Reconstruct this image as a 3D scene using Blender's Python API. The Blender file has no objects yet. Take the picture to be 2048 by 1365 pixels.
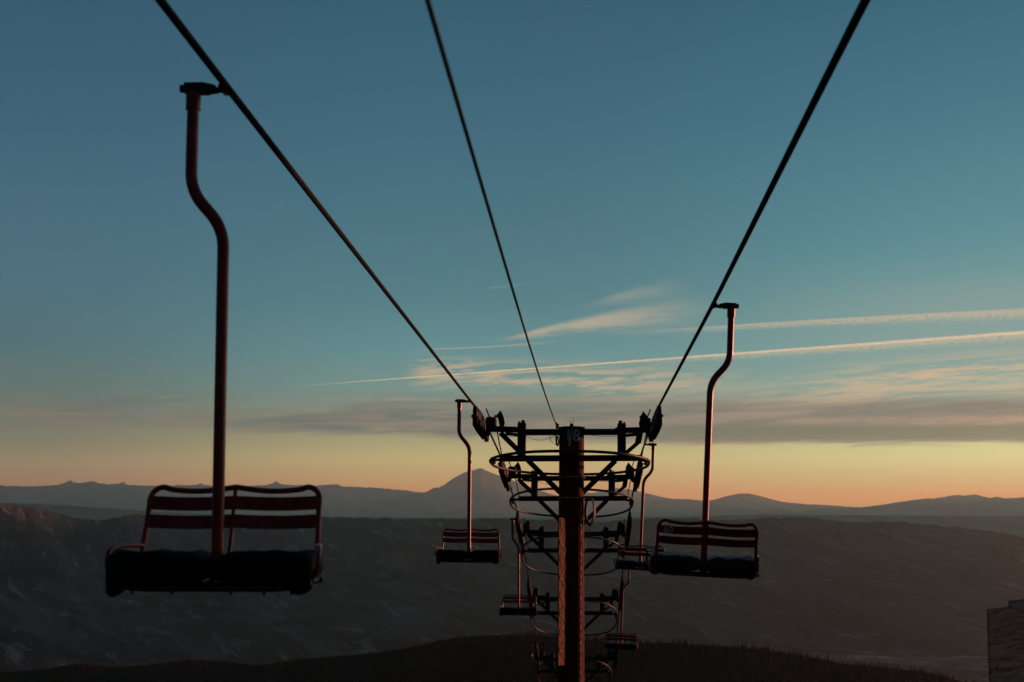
import bpy, bmesh, math, random
from mathutils import Vector, Matrix, noise
R = math.radians
sc = bpy.context.scene
C = sc.collection
random.seed(7)

# ------------------------------------------------------------------ camera
PITCH = 6.07
FPX = 2048 * 50 / 36.0
cam_d = bpy.data.cameras.new('camera'); cam = bpy.data.objects.new('camera', cam_d); C.objects.link(cam)
cam.location = (0, 0, 0); cam.rotation_euler = (R(90 + PITCH), 0, 0)
cam_d.lens = 50; cam_d.sensor_width = 36; cam_d.clip_start = 0.1; cam_d.clip_end = 400000
cam_d.dof.use_dof = True; cam_d.dof.focus_distance = 27.0; cam_d.dof.aperture_fstop = 3.2
sc.camera = cam
sc.view_settings.view_transform = 'Standard'; sc.view_settings.look = 'None'
sc.view_settings.exposure = 0.0; sc.view_settings.gamma = 1.0
sc.view_settings.use_curve_mapping = False
sc.cycles.use_denoising = True
sc.cycles.max_bounces = 6; sc.cycles.volume_bounces = 2

def ray(px, py):
    """world direction of a point of the 2048 px wide photograph (used to survey where things stand)"""
    x = (px - 1024) / FPX; u = (682.5 - py) / FPX; p = R(PITCH)
    return Vector((x, math.cos(p) - u * math.sin(p), math.sin(p) + u * math.cos(p)))
def at(px, py, Y):
    d = ray(px, py); return d * (Y / d.y)
def azel(px, py):
    d = ray(px, py)
    return math.degrees(math.atan2(d.x, d.y)), math.degrees(math.atan2(d.z, math.hypot(d.x, d.y)))

def lin(c):
    return tuple(((v / 255) / 12.92 if v <= 10 else ((v / 255 + .055) / 1.055) ** 2.4) for v in c) + (1,)

# ------------------------------------------------------------------ node maths helper
class E:
    def __init__(s, nt, v): s.nt = nt; s.v = v
    def op(s, o, *a):
        n = s.nt.nodes.new('ShaderNodeMath'); n.operation = o
        for i, x in enumerate((s,) + a):
            x = x.v if isinstance(x, E) else x
            if isinstance(x, (int, float)): n.inputs[i].default_value = x
            else: s.nt.links.new(x, n.inputs[i])
        return E(s.nt, n.outputs[0])
    def __add__(s, o): return s.op('ADD', o)
    def __radd__(s, o): return s.op('ADD', o)
    def __sub__(s, o): return s.op('SUBTRACT', o)
    def __rsub__(s, o): return E(s.nt, o).op('SUBTRACT', s)
    def __mul__(s, o): return s.op('MULTIPLY', o)
    def __rmul__(s, o): return s.op('MULTIPLY', o)
    def __truediv__(s, o): return s.op('DIVIDE', o)
    def abs(s): return s.op('ABSOLUTE')
    def max(s, o): return s.op('MAXIMUM', o)
    def min(s, o): return s.op('MINIMUM', o)
    def pow(s, o): return s.op('POWER', o)
def ramp01(e, a, b):                       # smooth step from a to b (a may be larger than b)
    n = e.nt.nodes.new('ShaderNodeMapRange'); n.interpolation_type = 'SMOOTHSTEP'
    e.nt.links.new(e.v, n.inputs[0])
    lo, hi = (a, b) if a < b else (b, a)
    n.inputs[1].default_value = lo; n.inputs[2].default_value = hi
    n.inputs[3].default_value = 0 if a < b else 1; n.inputs[4].default_value = 1 if a < b else 0
    return E(e.nt, n.outputs[0])
def ramp01v(e, lo, hi):
    n = e.nt.nodes.new('ShaderNodeMapRange'); n.interpolation_type = 'SMOOTHSTEP'
    for i, x in ((0, e), (1, lo), (2, hi)):
        if isinstance(x, E): e.nt.links.new(x.v, n.inputs[i])
        else: n.inputs[i].default_value = x
    return E(e.nt, n.outputs[0])
def vec(nt, x, y, z=0.0):
    n = nt.nodes.new('ShaderNodeCombineXYZ')
    for i, v in enumerate((x, y, z)):
        if isinstance(v, E): nt.links.new(v.v, n.inputs[i])
        else: n.inputs[i].default_value = v
    return n.outputs[0]
def tnoise(nt, v, scale, detail=4, rough=.55, dist=0.0):
    n = nt.nodes.new('ShaderNodeTexNoise'); nt.links.new(v, n.inputs['Vector'])
    n.inputs['Scale'].default_value = scale; n.inputs['Detail'].default_value = detail
    n.inputs['Roughness'].default_value = rough; n.inputs['Distortion'].default_value = dist
    return E(nt, n.outputs[0])
def cramp(nt, fac, stops):
    n = nt.nodes.new('ShaderNodeValToRGB'); nt.links.new(fac.v if isinstance(fac, E) else fac, n.inputs[0])
    cr = n.color_ramp
    while len(cr.elements) < len(stops): cr.elements.new(0.5)
    for e, (p, c) in zip(cr.elements, stops): e.position = p; e.color = c
    return n.outputs[0]
def mixc(nt, f, a, b):
    n = nt.nodes.new('ShaderNodeMix'); n.data_type = 'RGBA'
    for i, x in ((0, f), (6, a), (7, b)):
        x = x.v if isinstance(x, E) else x
        if isinstance(x, (int, float, tuple)): n.inputs[i].default_value = x
        else: nt.links.new(x, n.inputs[i])
    return n.outputs[2]

# ------------------------------------------------------------------ sun (low, ahead and to the right of the frame)
SUN_AZ, SUN_EL = 62.0, 1.7
sd = bpy.data.lights.new('sun', 'SUN'); sun = bpy.data.objects.new('sun', sd); C.objects.link(sun)
sd.energy = 6.5; sd.angle = R(0.5); sd.color = (1.0, 0.33, 0.19)
sdir = Vector((math.sin(R(SUN_AZ)) * math.cos(R(SUN_EL)), math.cos(R(SUN_AZ)) * math.cos(R(SUN_EL)), math.sin(R(SUN_EL))))
sun.rotation_euler = sdir.to_track_quat('Z', 'Y').to_euler()

# ------------------------------------------------------------------ world: dusk sky with cirrus and contrails
w = bpy.data.worlds.new('World'); sc.world = w; w.use_nodes = True
nt = w.node_tree
for n in list(nt.nodes): nt.nodes.remove(n)
out = nt.nodes.new('ShaderNodeOutputWorld'); bg = nt.nodes.new('ShaderNodeBackground')
nt.links.new(bg.outputs[0], out.inputs[0])
tc = nt.nodes.new('ShaderNodeTexCoord'); sp = nt.nodes.new('ShaderNodeSeparateXYZ')
nt.links.new(tc.outputs['Generated'], sp.inputs[0])
dx, dy, dz = (E(nt, sp.outputs[i]) for i in range(3))
AZ = dx.op('ARCTAN2', dy) * 57.29578
EL = dz.op('ARCTAN2', (dx * dx + dy * dy).op('SQRT')) * 57.29578
def S(rows):
    return [(max(0.0, min(1.0, azel(1024, y)[1] / 22.0)), lin(c)) for y, c in rows]
elr = EL / 22.0
rowsL = [(990, (172, 114, 80)), (965, (176, 126, 86)), (930, (162, 134, 96)), (890, (128, 122, 96)), (850, (112, 115, 100)), (800, (96, 113, 106)),
         (700, (79, 111, 116)), (600, (74, 111, 124)), (450, (68, 106, 124)), (250, (58, 96, 116)), (0, (50, 87, 108))]
rowsC = [(990, (220, 142, 84)), (960, (216, 162, 94)), (920, (204, 182, 114)), (885, (176, 163, 114)), (850, (150, 152, 122)), (800, (116, 146, 136)),
         (700, (93, 140, 144)), (600, (78, 125, 133)), (450, (68, 114, 128)), (250, (58, 104, 123)), (0, (49, 92, 112))]
rowsR = [(990, (240, 158, 80)), (960, (218, 184, 106)), (920, (214, 210, 136)), (885, (206, 204, 142)), (850, (172, 180, 140)), (800, (134, 166, 150)),
         (700, (100, 152, 152)), (600, (86, 145, 150)), (450, (72, 132, 145)), (250, (56, 114, 132)), (0, (42, 98, 118))]
for rr in (rowsL, rowsC, rowsR): rr.sort(key=lambda r: -r[0])
cL = cramp(nt, elr, S(rowsL)); cC = cramp(nt, elr, S(rowsC)); cR = cramp(nt, elr, S(rowsR))
base = mixc(nt, ramp01(AZ, -20, -2), cL, cC)
base = mixc(nt, ramp01(AZ, 0, 20), base, cR)
# the bright dusk glow round the sun's azimuth, outside the frame
glow = ramp01((AZ - SUN_AZ + 6).abs(), 34, 0) * ramp01(EL, 14, 0)
base = mixc(nt, glow * .5, base, (.85, .45, .20, 1))

def P2(pts):
    """quadratic EL(AZ) through three surveyed points of a streak"""
    (a0, e0), (a1, e1), (a2, e2) = [azel(*p) for p in pts]
    d = (a0 - a1) * (a0 - a2) * (a1 - a2)
    A = (a2 * (e1 - e0) + a1 * (e0 - e2) + a0 * (e2 - e1)) / d
    B = (a2 * a2 * (e0 - e1) + a1 * a1 * (e2 - e0) + a0 * a0 * (e1 - e2)) / d
    Cc = (a1 * a2 * (a1 - a2) * e0 + a2 * a0 * (a2 - a0) * e1 + a0 * a1 * (a0 - a1) * e2) / d
    return AZ * AZ * A + AZ * B + Cc
def az(px): return azel(px, 800)[0]
def el(py, px=1300): return azel(px, py)[1]

stretched = vec(nt, AZ * .055, (EL - AZ * .045) * .75, 3.1)
n_big = tnoise(nt, stretched, 1.6, 5, .6, .3)
n_wisp = tnoise(nt, vec(nt, AZ * .11, (EL - AZ * .05) * 1.5, 9.2), 2.2, 7, .62, .9)
n_fine = tnoise(nt, vec(nt, AZ * .38, (EL - AZ * .06) * 3.0, 1.0), 2.0, 5, .65, .5)
n_puff = tnoise(nt, vec(nt, AZ * 1.1, (EL - AZ * .07) * 3.4, 5.0), 2.2, 9, .72, .6)

n_rag = tnoise(nt, vec(nt, AZ * 2.4, (EL - AZ * .07) * 7.5, 2.0), 2.0, 9, .7, .3)
CREAM = lin((212, 186, 150)); PINK = lin((196, 160, 132)); MAUVE = lin((128, 117, 107)); GREY = lin((116, 116, 100))
col = base
# faint veil across the middle of the sky
veil = ramp01(EL, el(500), el(640)) * ramp01(EL, el(760), el(700)) * ramp01(AZ, az(1250), az(2000)) * .35
col = mixc(nt, veil * (n_big * .8 + .6), col, lin((150, 160, 148)))
# grey-mauve bank, hard lower edge on the right
bot = P2([(760, 872), (1400, 887), (2048, 884)])
bank = ramp01(EL - bot + (n_wisp - .5) * .9, -.16, .20) * ramp01(EL, el(770), el(838))
bank = bank * ramp01v(n_big + ramp01(AZ, az(420), az(1250)) * .32, .38, .60)
col = mixc(nt, bank * .92, col, mixc(nt, ramp01v(n_wisp, .42, .62), lin((96, 104, 98)), lin((134, 122, 108))))
# darker streaks in the bank
dk = P2([(1200, 868), (1650, 866), (2048, 866)])
m = ramp01((EL - dk).abs(), .46, .16) * ramp01(AZ, az(1100), az(1500)) * (ramp01v(n_wisp, .30, .5) * .4 + .6)
col = mixc(nt, m * .95, col, lin((94, 106, 84)))
dk = P2([(1300, 815), (1700, 812), (2048, 812)])
m = ramp01((EL - dk).abs(), .38, .03) * ramp01(AZ, az(1150), az(1500)) * ramp01v(n_fine, .3, .6)
col = mixc(nt, m * .8, col, lin((104, 102, 97)))
# left faint bands
m = ramp01((EL - el(838)).abs(), .9, .1) * ramp01(AZ, az(1000), az(500)) * ramp01v(n_wisp, .40, .66)
col = mixc(nt, m * .55, col, lin((118, 108, 96)))
m = ramp01((EL - P2([(480, 806), (900, 803), (1300, 800)])).abs(), .45, .05) * ramp01(AZ, az(430), az(780)) * ramp01(AZ, az(1420), az(1050)) * ramp01v(n_wisp, .36, .56)
col = mixc(nt, m * .6, col, lin((128, 122, 110)))
# cream cirrus sheet, middle
lineM = P2([(830, 745), (1150, 760), (1500, 768)])
m = ramp01((EL - lineM).abs(), .95, .12) * ramp01(AZ, az(800), az(860)) * ramp01(AZ, az(1600), az(1250)) * ramp01v(n_wisp * .5 + n_fine * .5, .43, .58)
col = mixc(nt, m * .8, col, lin((196, 172, 140)))
# cream cirrus sheet, right (rising to the right)
lineR = P2([(1500, 800), (1760, 765), (2048, 745)])
mR = ramp01((EL - lineR).abs(), 1.15, .12) * ramp01(AZ, az(1380), az(1800)) * ramp01v(n_wisp * .6 + n_fine * .4, .40, .58)
col = mixc(nt, mR * .85, col, lin((204, 176, 142)))
lineP = P2([(1500, 838), (1800, 842), (2048, 838)])
m = ramp01((EL - lineP).abs(), .30, .02) * ramp01(AZ, az(1300), az(2000)) * ramp01v(n_fine, .28, .6)
col = mixc(nt, m * .7, col, lin((172, 142, 116)))
lineP = P2([(700, 798), (1200, 800), (1500, 800)])
m = ramp01((EL - lineP).abs(), .14, .01) * ramp01(AZ, az(600), az(760)) * ramp01(AZ, az(1700), az(1300)) * ramp01v(n_fine, .3, .6)
col = mixc(nt, m * .55, col, lin((162, 146, 124)))
# brush of cirrus rising right, and its upper companion
def brush(pts, a0, a1, a2, width, k, c):
    global col
    ln = P2(pts)
    wd = (AZ - az(a0)) * (width / (az(a1) - az(a0))) + .04
    d = (EL - ln) / wd.max(.03)
    m = ramp01(d, -1.0, .25) * ramp01(d, 1.1, .35) * ramp01(AZ, az(a0), az(a0) + 2.2) * ramp01(AZ, az(a2), az(a1)) * ramp01v(n_fine * .5 + n_wisp * .5, .30, .56)
    col = mixc(nt, m * k, col, c)
brush([(985, 686), (1150, 656), (1400, 632)], 975, 1180, 1480, .42, .78, lin((188, 172, 148)))
brush([(1160, 618), (1250, 598), (1370, 586)], 1140, 1240, 1420, .32, .5, lin((160, 160, 148)))
# contrails: thin crisp upper edge, ragged fringe below
def trail(pts, px0, px1, px2, px3, w0, w1, k, c, fringe=0.0):
    """streak fading in from px0 to px1 and out from px2 to px3, half width growing from w0 to w1 (degrees)"""
    global col
    ln = P2(pts); d = EL - ln
    t = ramp01(AZ, az(px0), az(px3)) * (w1 - w0) + w0
    fade = ramp01(AZ, az(px0), az(px1))
    if px3 <= 2100: fade = fade * ramp01(AZ, az(px3), az(px2))
    m = ramp01((d / t).abs(), 1.0, .25) * fade * (ramp01v(n_rag * .5 + n_puff * .5, .34, .60) * .6 + .4)
    if fringe:
        f = ramp01(d / t, -fringe, -fringe * .25) * ramp01(d / t, .6, -.4) * ramp01v(n_rag + ramp01(d / t, -fringe, 0) * .16, .48, .66) * fade * ramp01(AZ, az(1050), az(1700))
        col = mixc(nt, f * .8, col, lin((184, 174, 150)))
    col = mixc(nt, m * k, col, c)
trail([(580, 774), (1400, 713), (2048, 665)], 540, 900, 2500, 3200, .035, .12, .92, lin((226, 196, 156)), 5.5)
trail([(1200, 670), (1560, 645), (2048, 619)], 1150, 1500, 2500, 3200, .035, .11, .50, lin((184, 168, 148)), 8.0)
trail([(840, 699), (960, 695), (1110, 684)], 830, 880, 1030, 1130, .045, .06, .55, lin((188, 168, 142)))
trail([(970, 578), (1010, 573), (1060, 568)], 965, 985, 1020, 1075, .022, .02, .6, lin((158, 168, 162)))
trail([(670, 746), (695, 743), (720, 744)], 665, 690, 700, 730, .06, .06, .3, lin((150, 148, 136)))
# away from the sunset the sky is darker, and it falls off towards the zenith
far = ramp01((AZ - 12).abs(), 42, 92)
ant = mixc(nt, ramp01(EL, 0, 18), (.022, .023, .030, 1), (.014, .022, .034, 1))
col = mixc(nt, far * .92, col, ant)
col = mixc(nt, ramp01(EL, 22, 55), col, (.010, .022, .036, 1))
SIG = 2.0e-5; HTOP = 1200.0; HFAR = 70000.0
path_ = ((EL.max(.05) * .0174533).op('TANGENT').pow(-1.0) * HTOP).min(HFAR)
boost = (path_ * (SIG * .54)).op('EXPONENT')
nt.links.new(col, bg.inputs[0]); nt.links.new(boost.v, bg.inputs[1])

# ------------------------------------------------------------------ materials
def principled(name):
    m = bpy.data.materials.new(name); m.use_nodes = True
    return m, m.node_tree, m.node_tree.nodes['Principled BSDF']
def metal_paint(name, c1, c2, rough=.4, scale=9.0, metallic=0.0, bump=.15, spec=.5):
    m, t, p = principled(name)
    g = t.nodes.new('ShaderNodeTexCoord').outputs['Object']
    n = tnoise(t, g, scale, 6, .65)
    n2 = tnoise(t, g, scale * 6, 4, .6)
    t.links.new(mixc(t, ramp01v(n * .7 + n2 * .3, .42, .62), c1 + (1,), c2 + (1,)), p.inputs['Base Color'])
    t.links.new((n2 * .3 + (rough - .15)).v, p.inputs['Roughness'])
    p.inputs['Metallic'].default_value = metallic; p.inputs['Specular IOR Level'].default_value = spec
    b = t.nodes.new('ShaderNodeBump'); b.inputs['Strength'].default_value = bump; b.inputs['Distance'].default_value = .004
    t.links.new(n2.v, b.inputs['Height']); t.links.new(b.outputs[0], p.inputs['Normal'])
    return m
M = {}
M['red'] = metal_paint('red_paint', (.30, .010, .022), (.16, .006, .012), .32)
M['red_slat'] = metal_paint('red_slat_paint', (.26, .010, .018), (.17, .007, .012), .55)
M['grip'] = metal_paint('dark_grip_steel', (.030, .020, .020), (.05, .028, .024), .5, metallic=.3)
M['vinyl'] = metal_paint('navy_vinyl', (.010, .022, .040), (.006, .014, .026), .6, 5.0, spec=.3)
M['blackvinyl'] = metal_paint('black_vinyl', (.006, .007, .010), (.004, .004, .006), .8, 5.0, spec=.15)
M['rope'] = metal_paint('steel_rope', (.016, .012, .011), (.010, .008, .008), .8, 30.0, spec=.1)
M['steel'] = metal_paint('weathered_dark_steel', (.022, .014, .013), (.014, .012, .014), .6, 4.0, metallic=.2)
M['pole'] = metal_paint('rusty_pole_steel', (.115, .030, .022), (.08, .020, .014), .7, 2.0, spec=.05)
M['hoop'] = metal_paint('galvanised_tube', (.040, .024, .020), (.025, .015, .013), .5, 6.0, metallic=.3)
M['board'] = metal_paint('rough_brown_board', (.17, .050, .020), (.030, .012, .008), .8, 9.0, spec=.2)
M['rubber'] = metal_paint('black_rubber', (.012, .011, .011), (.02, .018, .018), .7, 12.0)
M['wire'] = metal_paint('dark_wire', (.02, .017, .016), (.03, .025, .022), .5, 20.0)
M['pale'] = metal_paint('pale_galvanised_steel', (.45, .40, .32), (.30, .27, .22), .45, 12.0)
M['bluepaint'] = metal_paint('pale_blue_paint', (.36, .58, .66), (.22, .40, .48), .6, 14.0)
M['numpaint'] = metal_paint('grey_white_paint', (.80, .80, .78), (.62, .60, .58), .6, 30.0)

def wood_mat():
    m, t, p = principled('weathered_plywood')
    g = t.nodes.new('ShaderNodeTexCoord').outputs['Object']
    s = t.nodes.new('ShaderNodeSeparateXYZ'); t.links.new(g, s.inputs[0])
    x, y, z = (E(t, s.outputs[i]) for i in range(3))
    warp = tnoise(t, vec(t, x * 1.6, y, z * 2.2), 2.0, 3, .5)
    gr = tnoise(t, vec(t, x * 1.1, y, (z + warp * .11) * 24), 1.6, 6, .65, .4)
    blot = tnoise(t, vec(t, x, y, z), 4.0, 5, .6)
    kn = t.nodes.new('ShaderNodeTexVoronoi'); t.links.new(vec(t, x * 1.0, y * 0, z * 1.0), kn.inputs['Vector']); kn.inputs['Scale'].default_value = 4.5
    knot = ramp01(E(t, kn.outputs['Distance']), .16, .09) * ramp01v(blot, .47, .52)
    c = mixc(t, ramp01v(gr, .36, .60), (.12, .10, .085, 1), (.44, .38, .33, 1))
    c = mixc(t, ramp01v(blot, .45, .7) * .5, c, (.34, .27, .22, 1))
    c = mixc(t, knot, c, (.008, .007, .007, 1))
    t.links.new(c, p.inputs['Base Color']); p.inputs['Roughness'].default_value = .85
    b = t.nodes.new('ShaderNodeBump'); b.inputs['Strength'].default_value = .5; b.inputs['Distance'].default_value = .01
    t.links.new(gr.v, b.inputs['Height']); t.links.new(b.outputs[0], p.inputs['Normal'])
    return m
M['wood'] = wood_mat()

def land_mat(name, dark, light, patch, sx=1.0, seedz=0.0, amount=.5):
    """rolling land: dark scrub with paler grass patches and snow-pale streaks along the spurs, contrast raised in place of relief shading"""
    m, t, p = principled(name)
    g = t.nodes.new('ShaderNodeNewGeometry').outputs['Position']
    s = t.nodes.new('ShaderNodeSeparateXYZ'); t.links.new(g, s.inputs[0])
    x, y, z = (E(t, s.outputs[i]) for i in range(3))
    v1 = vec(t, (x * .9 + y * .4) * (.0009 * sx), (x * .4 - y * .9) * (.00035 * sx), seedz)
    a = tnoise(t, v1, 1.0, 8, .62, .8)
    b = tnoise(t, vec(t, (x * .9 + y * .40) * (.0026 * sx), (x * .40 - y * .9) * (.00055 * sx), seedz + 4), 1.0, 7, .66, .35)
    f = tnoise(t, vec(t, x * .02 * sx, y * .008 * sx, seedz), 1.0, 4, .6)
    c = mixc(t, ramp01v(a * .7 + f * .3, .42, .58), dark + (1,), light + (1,))
    c = mixc(t, ramp01v(b * .8 + f * .2, .53, .66) * amount, c, patch + (1,))  # pale streaks also painted in for the shading of folded slopes
    t.links.new(c, p.inputs['Base Color']); p.inputs['Roughness'].default_value = 1.0
    p.inputs['Specular IOR Level'].default_value = 0.0
    return m
M['valley'] = land_mat('valley_scrub', (.024, .030, .038), (.17, .18, .19), (.70, .68, .66), 3.0, 0, .95)
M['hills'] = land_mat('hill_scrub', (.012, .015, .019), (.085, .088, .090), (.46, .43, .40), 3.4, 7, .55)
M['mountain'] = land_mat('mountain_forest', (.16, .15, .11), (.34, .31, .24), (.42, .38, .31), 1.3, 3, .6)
M['soil'] = land_mat('hill_soil', (.03, .028, .024), (.05, .045, .038), (.08, .07, .05), 30.0, 1, .4)
M['duff'] = land_mat('forest_floor', (.018, .016, .012), (.03, .026, .018), (.05, .03, .02), 3.0, 1, .3)

# ------------------------------------------------------------------ mesh helper
class MB:
    def __init__(s): s.v = []; s.f = []; s.sm = []
    def add(s, vs, fs, smooth=False):
        o = len(s.v); s.v += [tuple(v) for v in vs]; s.f += [tuple(i + o for i in f) for f in fs]; s.sm += [smooth] * len(fs)
    def box(s, c, size, mat=None):
        hx, hy, hz = (a / 2 for a in size); b = min(hx, hy, hz) * .16
        vs = []; c = Vector(c)
        # chamfered box: 24 vertices
        bm = bmesh.new(); bmesh.ops.create_cube(bm, size=1)
        for v in bm.verts: v.co = Vector((v.co.x * 2 * hx, v.co.y * 2 * hy, v.co.z * 2 * hz))
        bmesh.ops.bevel(bm, geom=list(bm.edges), offset=b, segments=1, affect='EDGES')
        vs = [((mat @ v.co) if mat else v.co) + c for v in bm.verts]
        bm.verts.index_update()
        s.add(vs, [[v.index for v in f.verts] for f in bm.faces]); bm.free()
    def bar(s, p0, p1, wx, wz, up=(0, 1, 0)):
        """box section bar between two points; wx is measured along up"""
        p0, p1 = Vector(p0), Vector(p1); d = (p1 - p0); L = d.length; d.normalize()
        u = Vector(up); u = (u - d * u.dot(d)).normalized(); q = d.cross(u)
        m = Matrix((d, u, q)).transposed()
        s.box((p0 + p1) / 2, (L, wx, wz), m)
    def tube(s, pts, r, n=10, cap=True, closed=False):
        pts = [Vector(p) for p in pts]; N = len(pts)
        rs = r if isinstance(r, (list, tuple)) else [r] * N
        d0 = (pts[1] - pts[0]).normalized()
        u = d0.orthogonal().normalized(); rings = []
        for i, p in enumerate(pts):
            if closed: d = (pts[(i + 1) % N] - pts[i - 1]).normalized()
            else: d = (pts[min(i + 1, N - 1)] - pts[max(i - 1, 0)]).normalized()
            u = (u - d * u.dot(d)).normalized(); q = d.cross(u)
            rings.append([p + (u * math.cos(a) + q * math.sin(a)) * rs[i] for a in (2 * math.pi * k / n for k in range(n))])
        vs = [v for rg in rings for v in rg]
        fs = [(i * n + k, i * n + (k + 1) % n, (i + 1) * n + (k + 1) % n, (i + 1) * n + k) for i in range(N - 1) for k in range(n)]
        if closed: fs += [((N - 1) * n + k, (N - 1) * n + (k + 1) % n, (k + 1) % n, k) for k in range(n)]
        s.add(vs, fs, True)
        if cap and not closed:
            s.add(rings[0], [tuple(range(n))[::-1]]); s.add(rings[-1], [tuple(range(n))])
    def lathe(s, c, axis, prof, n=24):
        """prof: (radius, offset along axis)"""
        c = Vector(c); a = Vector(axis).normalized(); u = a.orthogonal().normalized(); q = a.cross(u)
        vs = [c + a * h + (u * math.cos(t) + q * math.sin(t)) * r for r, h in prof for t in (2 * math.pi * k / n for k in range(n))]
        m = len(prof)
        fs = [(i * n + k, i * n + (k + 1) % n, ((i + 1) % m) * n + (k + 1) % n, ((i + 1) % m) * n + k) for i in range(m) for k in range(n)]
        s.add(vs, fs, False)
    def prism(s, outline, y0, y1, M4=None):
        """outline of (x, z) extruded along y"""
        n = len(outline)
        vs = [Vector((x, y0, z)) for x, z in outline] + [Vector((x, y1, z)) for x, z in outline]
        if M4: vs = [M4 @ v for v in vs]
        s.add(vs, [tuple(range(n)), tuple(range(2 * n - 1, n - 1, -1))] + [(k, k + n, (k + 1) % n + n, (k + 1) % n) for k in range(n)])
    def build(s, name, mat, parent=None):
        me = bpy.data.meshes.new(name); me.from_pydata(s.v, [], s.f); me.update()
        me.polygons.foreach_set('use_smooth', s.sm)
        bm = bmesh.new(); bm.from_mesh(me); bmesh.ops.recalc_face_normals(bm, faces=bm.faces); bm.to_mesh(me); bm.free()
        me.materials.append(mat)
        o = bpy.data.objects.new(name, me); C.objects.link(o)
        if parent: o.parent = parent
        return o
def bend(pts, r=.1, n=6):
    """polyline with its inner corners rounded"""
    pts = [Vector(p) for p in pts]; out_ = [pts[0]]
    rr = r if isinstance(r, (list, tuple)) else [r] * len(pts)
    for i in range(1, len(pts) - 1):
        a, b, c = pts[i - 1], pts[i], pts[i + 1]
        d1 = (a - b); d2 = (c - b); k = min(rr[i], d1.length * .49, d2.length * .49)
        p = b + d1.normalized() * k; q = b + d2.normalized() * k
        for j in range(n + 1):
            t = j / n; out_.append(p * (1 - t) ** 2 + b * 2 * t * (1 - t) + q * t * t)
    out_.append(pts[-1]); return out_
def tag(o, label=None, cat=None, group=None, kind=None):
    if label: o['label'] = label
    if cat: o['category'] = cat
    if group: o['group'] = group
    if kind: o['kind'] = kind
    return o
def empty(name, loc, rot=(0, 0, 0)):
    o = bpy.data.objects.new(name, None); C.objects.link(o); o.location = loc; o.rotation_euler = rot
    o.empty_display_size = .2; return o
def children(o, pool): return [c for c in pool if c.parent == o]
def copy_tree(o, parent, pool):
    c = o.copy(); C.objects.link(c)
    if parent: c.parent = parent
    for ch in children(o, pool): copy_tree(ch, c, pool)
    return c
def text_mesh(s, size, depth):
    cu = bpy.data.curves.new('t', 'FONT'); cu.body = s; cu.size = size; cu.extrude = depth
    cu.offset = size * .018; cu.align_x = 'CENTER'; cu.align_y = 'CENTER'; cu.resolution_u = 4
    o = bpy.data.objects.new('t', cu); C.objects.link(o)
    dg = bpy.context.evaluated_depsgraph_get(); me = bpy.data.meshes.new_from_object(o.evaluated_get(dg))
    bpy.data.objects.remove(o); return me

# ------------------------------------------------------------------ land
def catm(pts, x):
    """monotone-ish interpolation of (x, y) points"""
    if x <= pts[0][0]: return pts[0][1]
    if x >= pts[-1][0]: return pts[-1][1]
    for i in range(len(pts) - 1):
        if pts[i][0] <= x <= pts[i + 1][0]:
            x0, y0 = pts[i]; x1, y1 = pts[i + 1]; t = (x - x0) / (x1 - x0)
            m0 = (y1 - pts[i - 1][1]) / (x1 - pts[i - 1][0]) if i > 0 else (y1 - y0) / (x1 - x0)
            m1 = (pts[i + 2][1] - y0) / (pts[i + 2][0] - x0) if i + 2 < len(pts) else (y1 - y0) / (x1 - x0)
            h = x1 - x0
            return (2*t**3 - 3*t*t + 1) * y0 + (t**3 - 2*t*t + t) * h * m0 + (-2*t**3 + 3*t*t) * y1 + (t**3 - t*t) * h * m1
FLOOR = -850.0
GT = [(-60000, FLOOR), (-6000, -600), (-900, -90), (-200, -14), (-20, -2.6), (0, -1.9), (15, -4.4), (28, -7.0), (61, -16.0), (75, -20.5), (120, -37),
      (300, -110), (700, -250), (1100, -345), (1400, -380), (3200, -520), (6000, FLOOR), (200000, FLOOR)]
def lerp_table(T, x):
    for i in range(len(T) - 1):
        if T[i][0] <= x <= T[i + 1][0]:
            t = (x - T[i][0]) / (T[i + 1][0] - T[i][0]); return T[i][1] * (1 - t) + T[i + 1][1] * t
    return T[0][1] if x < T[0][0] else T[-1][1]
def gz(x, y):
    z = lerp_table(GT, y)
    z += 12.3 * math.exp(-((x - 41) ** 2 + (y - 29.5) ** 2) / (2 * 7.2 ** 2))  # unseen knoll right of the view, added to shade the nearest chairs
    r = math.hypot(x, y)
    if r > 4: z += noise.fractal(Vector((x / 9, y / 9, 0)), 1.0, 2.0, 3) * min(.25, r * .006)
    if r > 150: z += noise.fractal(Vector((x / 180, y / 180, 5)), 1.0, 2.0, 4) * min(12, (r - 150) * .02)
    if r > 5000: z += noise.fractal(Vector((x / 2600, y / 2600, 2)), 1.0, 2.0, 5) * 70
    return z
mb = MB(); NA, NR = 240, 190
rads = [0.8 * (68500 / 0.8) ** (i / (NR - 1)) for i in range(NR)]
vs = [(0, 0, gz(0, 0))]
for r in rads:
    for k in range(NA):
        a = 2 * math.pi * k / NA; vs.append((r * math.sin(a), r * math.cos(a), gz(r * math.sin(a), r * math.cos(a))))
fs = [(0, 1 + k, 1 + (k + 1) % NA) for k in range(NA)]
for i in range(NR - 1):
    for k in range(NA):
        fs.append((1 + i * NA + k, 1 + (i + 1) * NA + k, 1 + (i + 1) * NA + (k + 1) % NA, 1 + i * NA + (k + 1) % NA))
mb.add(vs, fs, True)
ground = mb.build('ground', M['valley']); ground['kind'] = 'structure'
ground.data.materials.append(M['soil'])
for p in ground.data.polygons:
    if math.hypot(p.center.x, p.center.y) < 3600: p.material_index = 1

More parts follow.
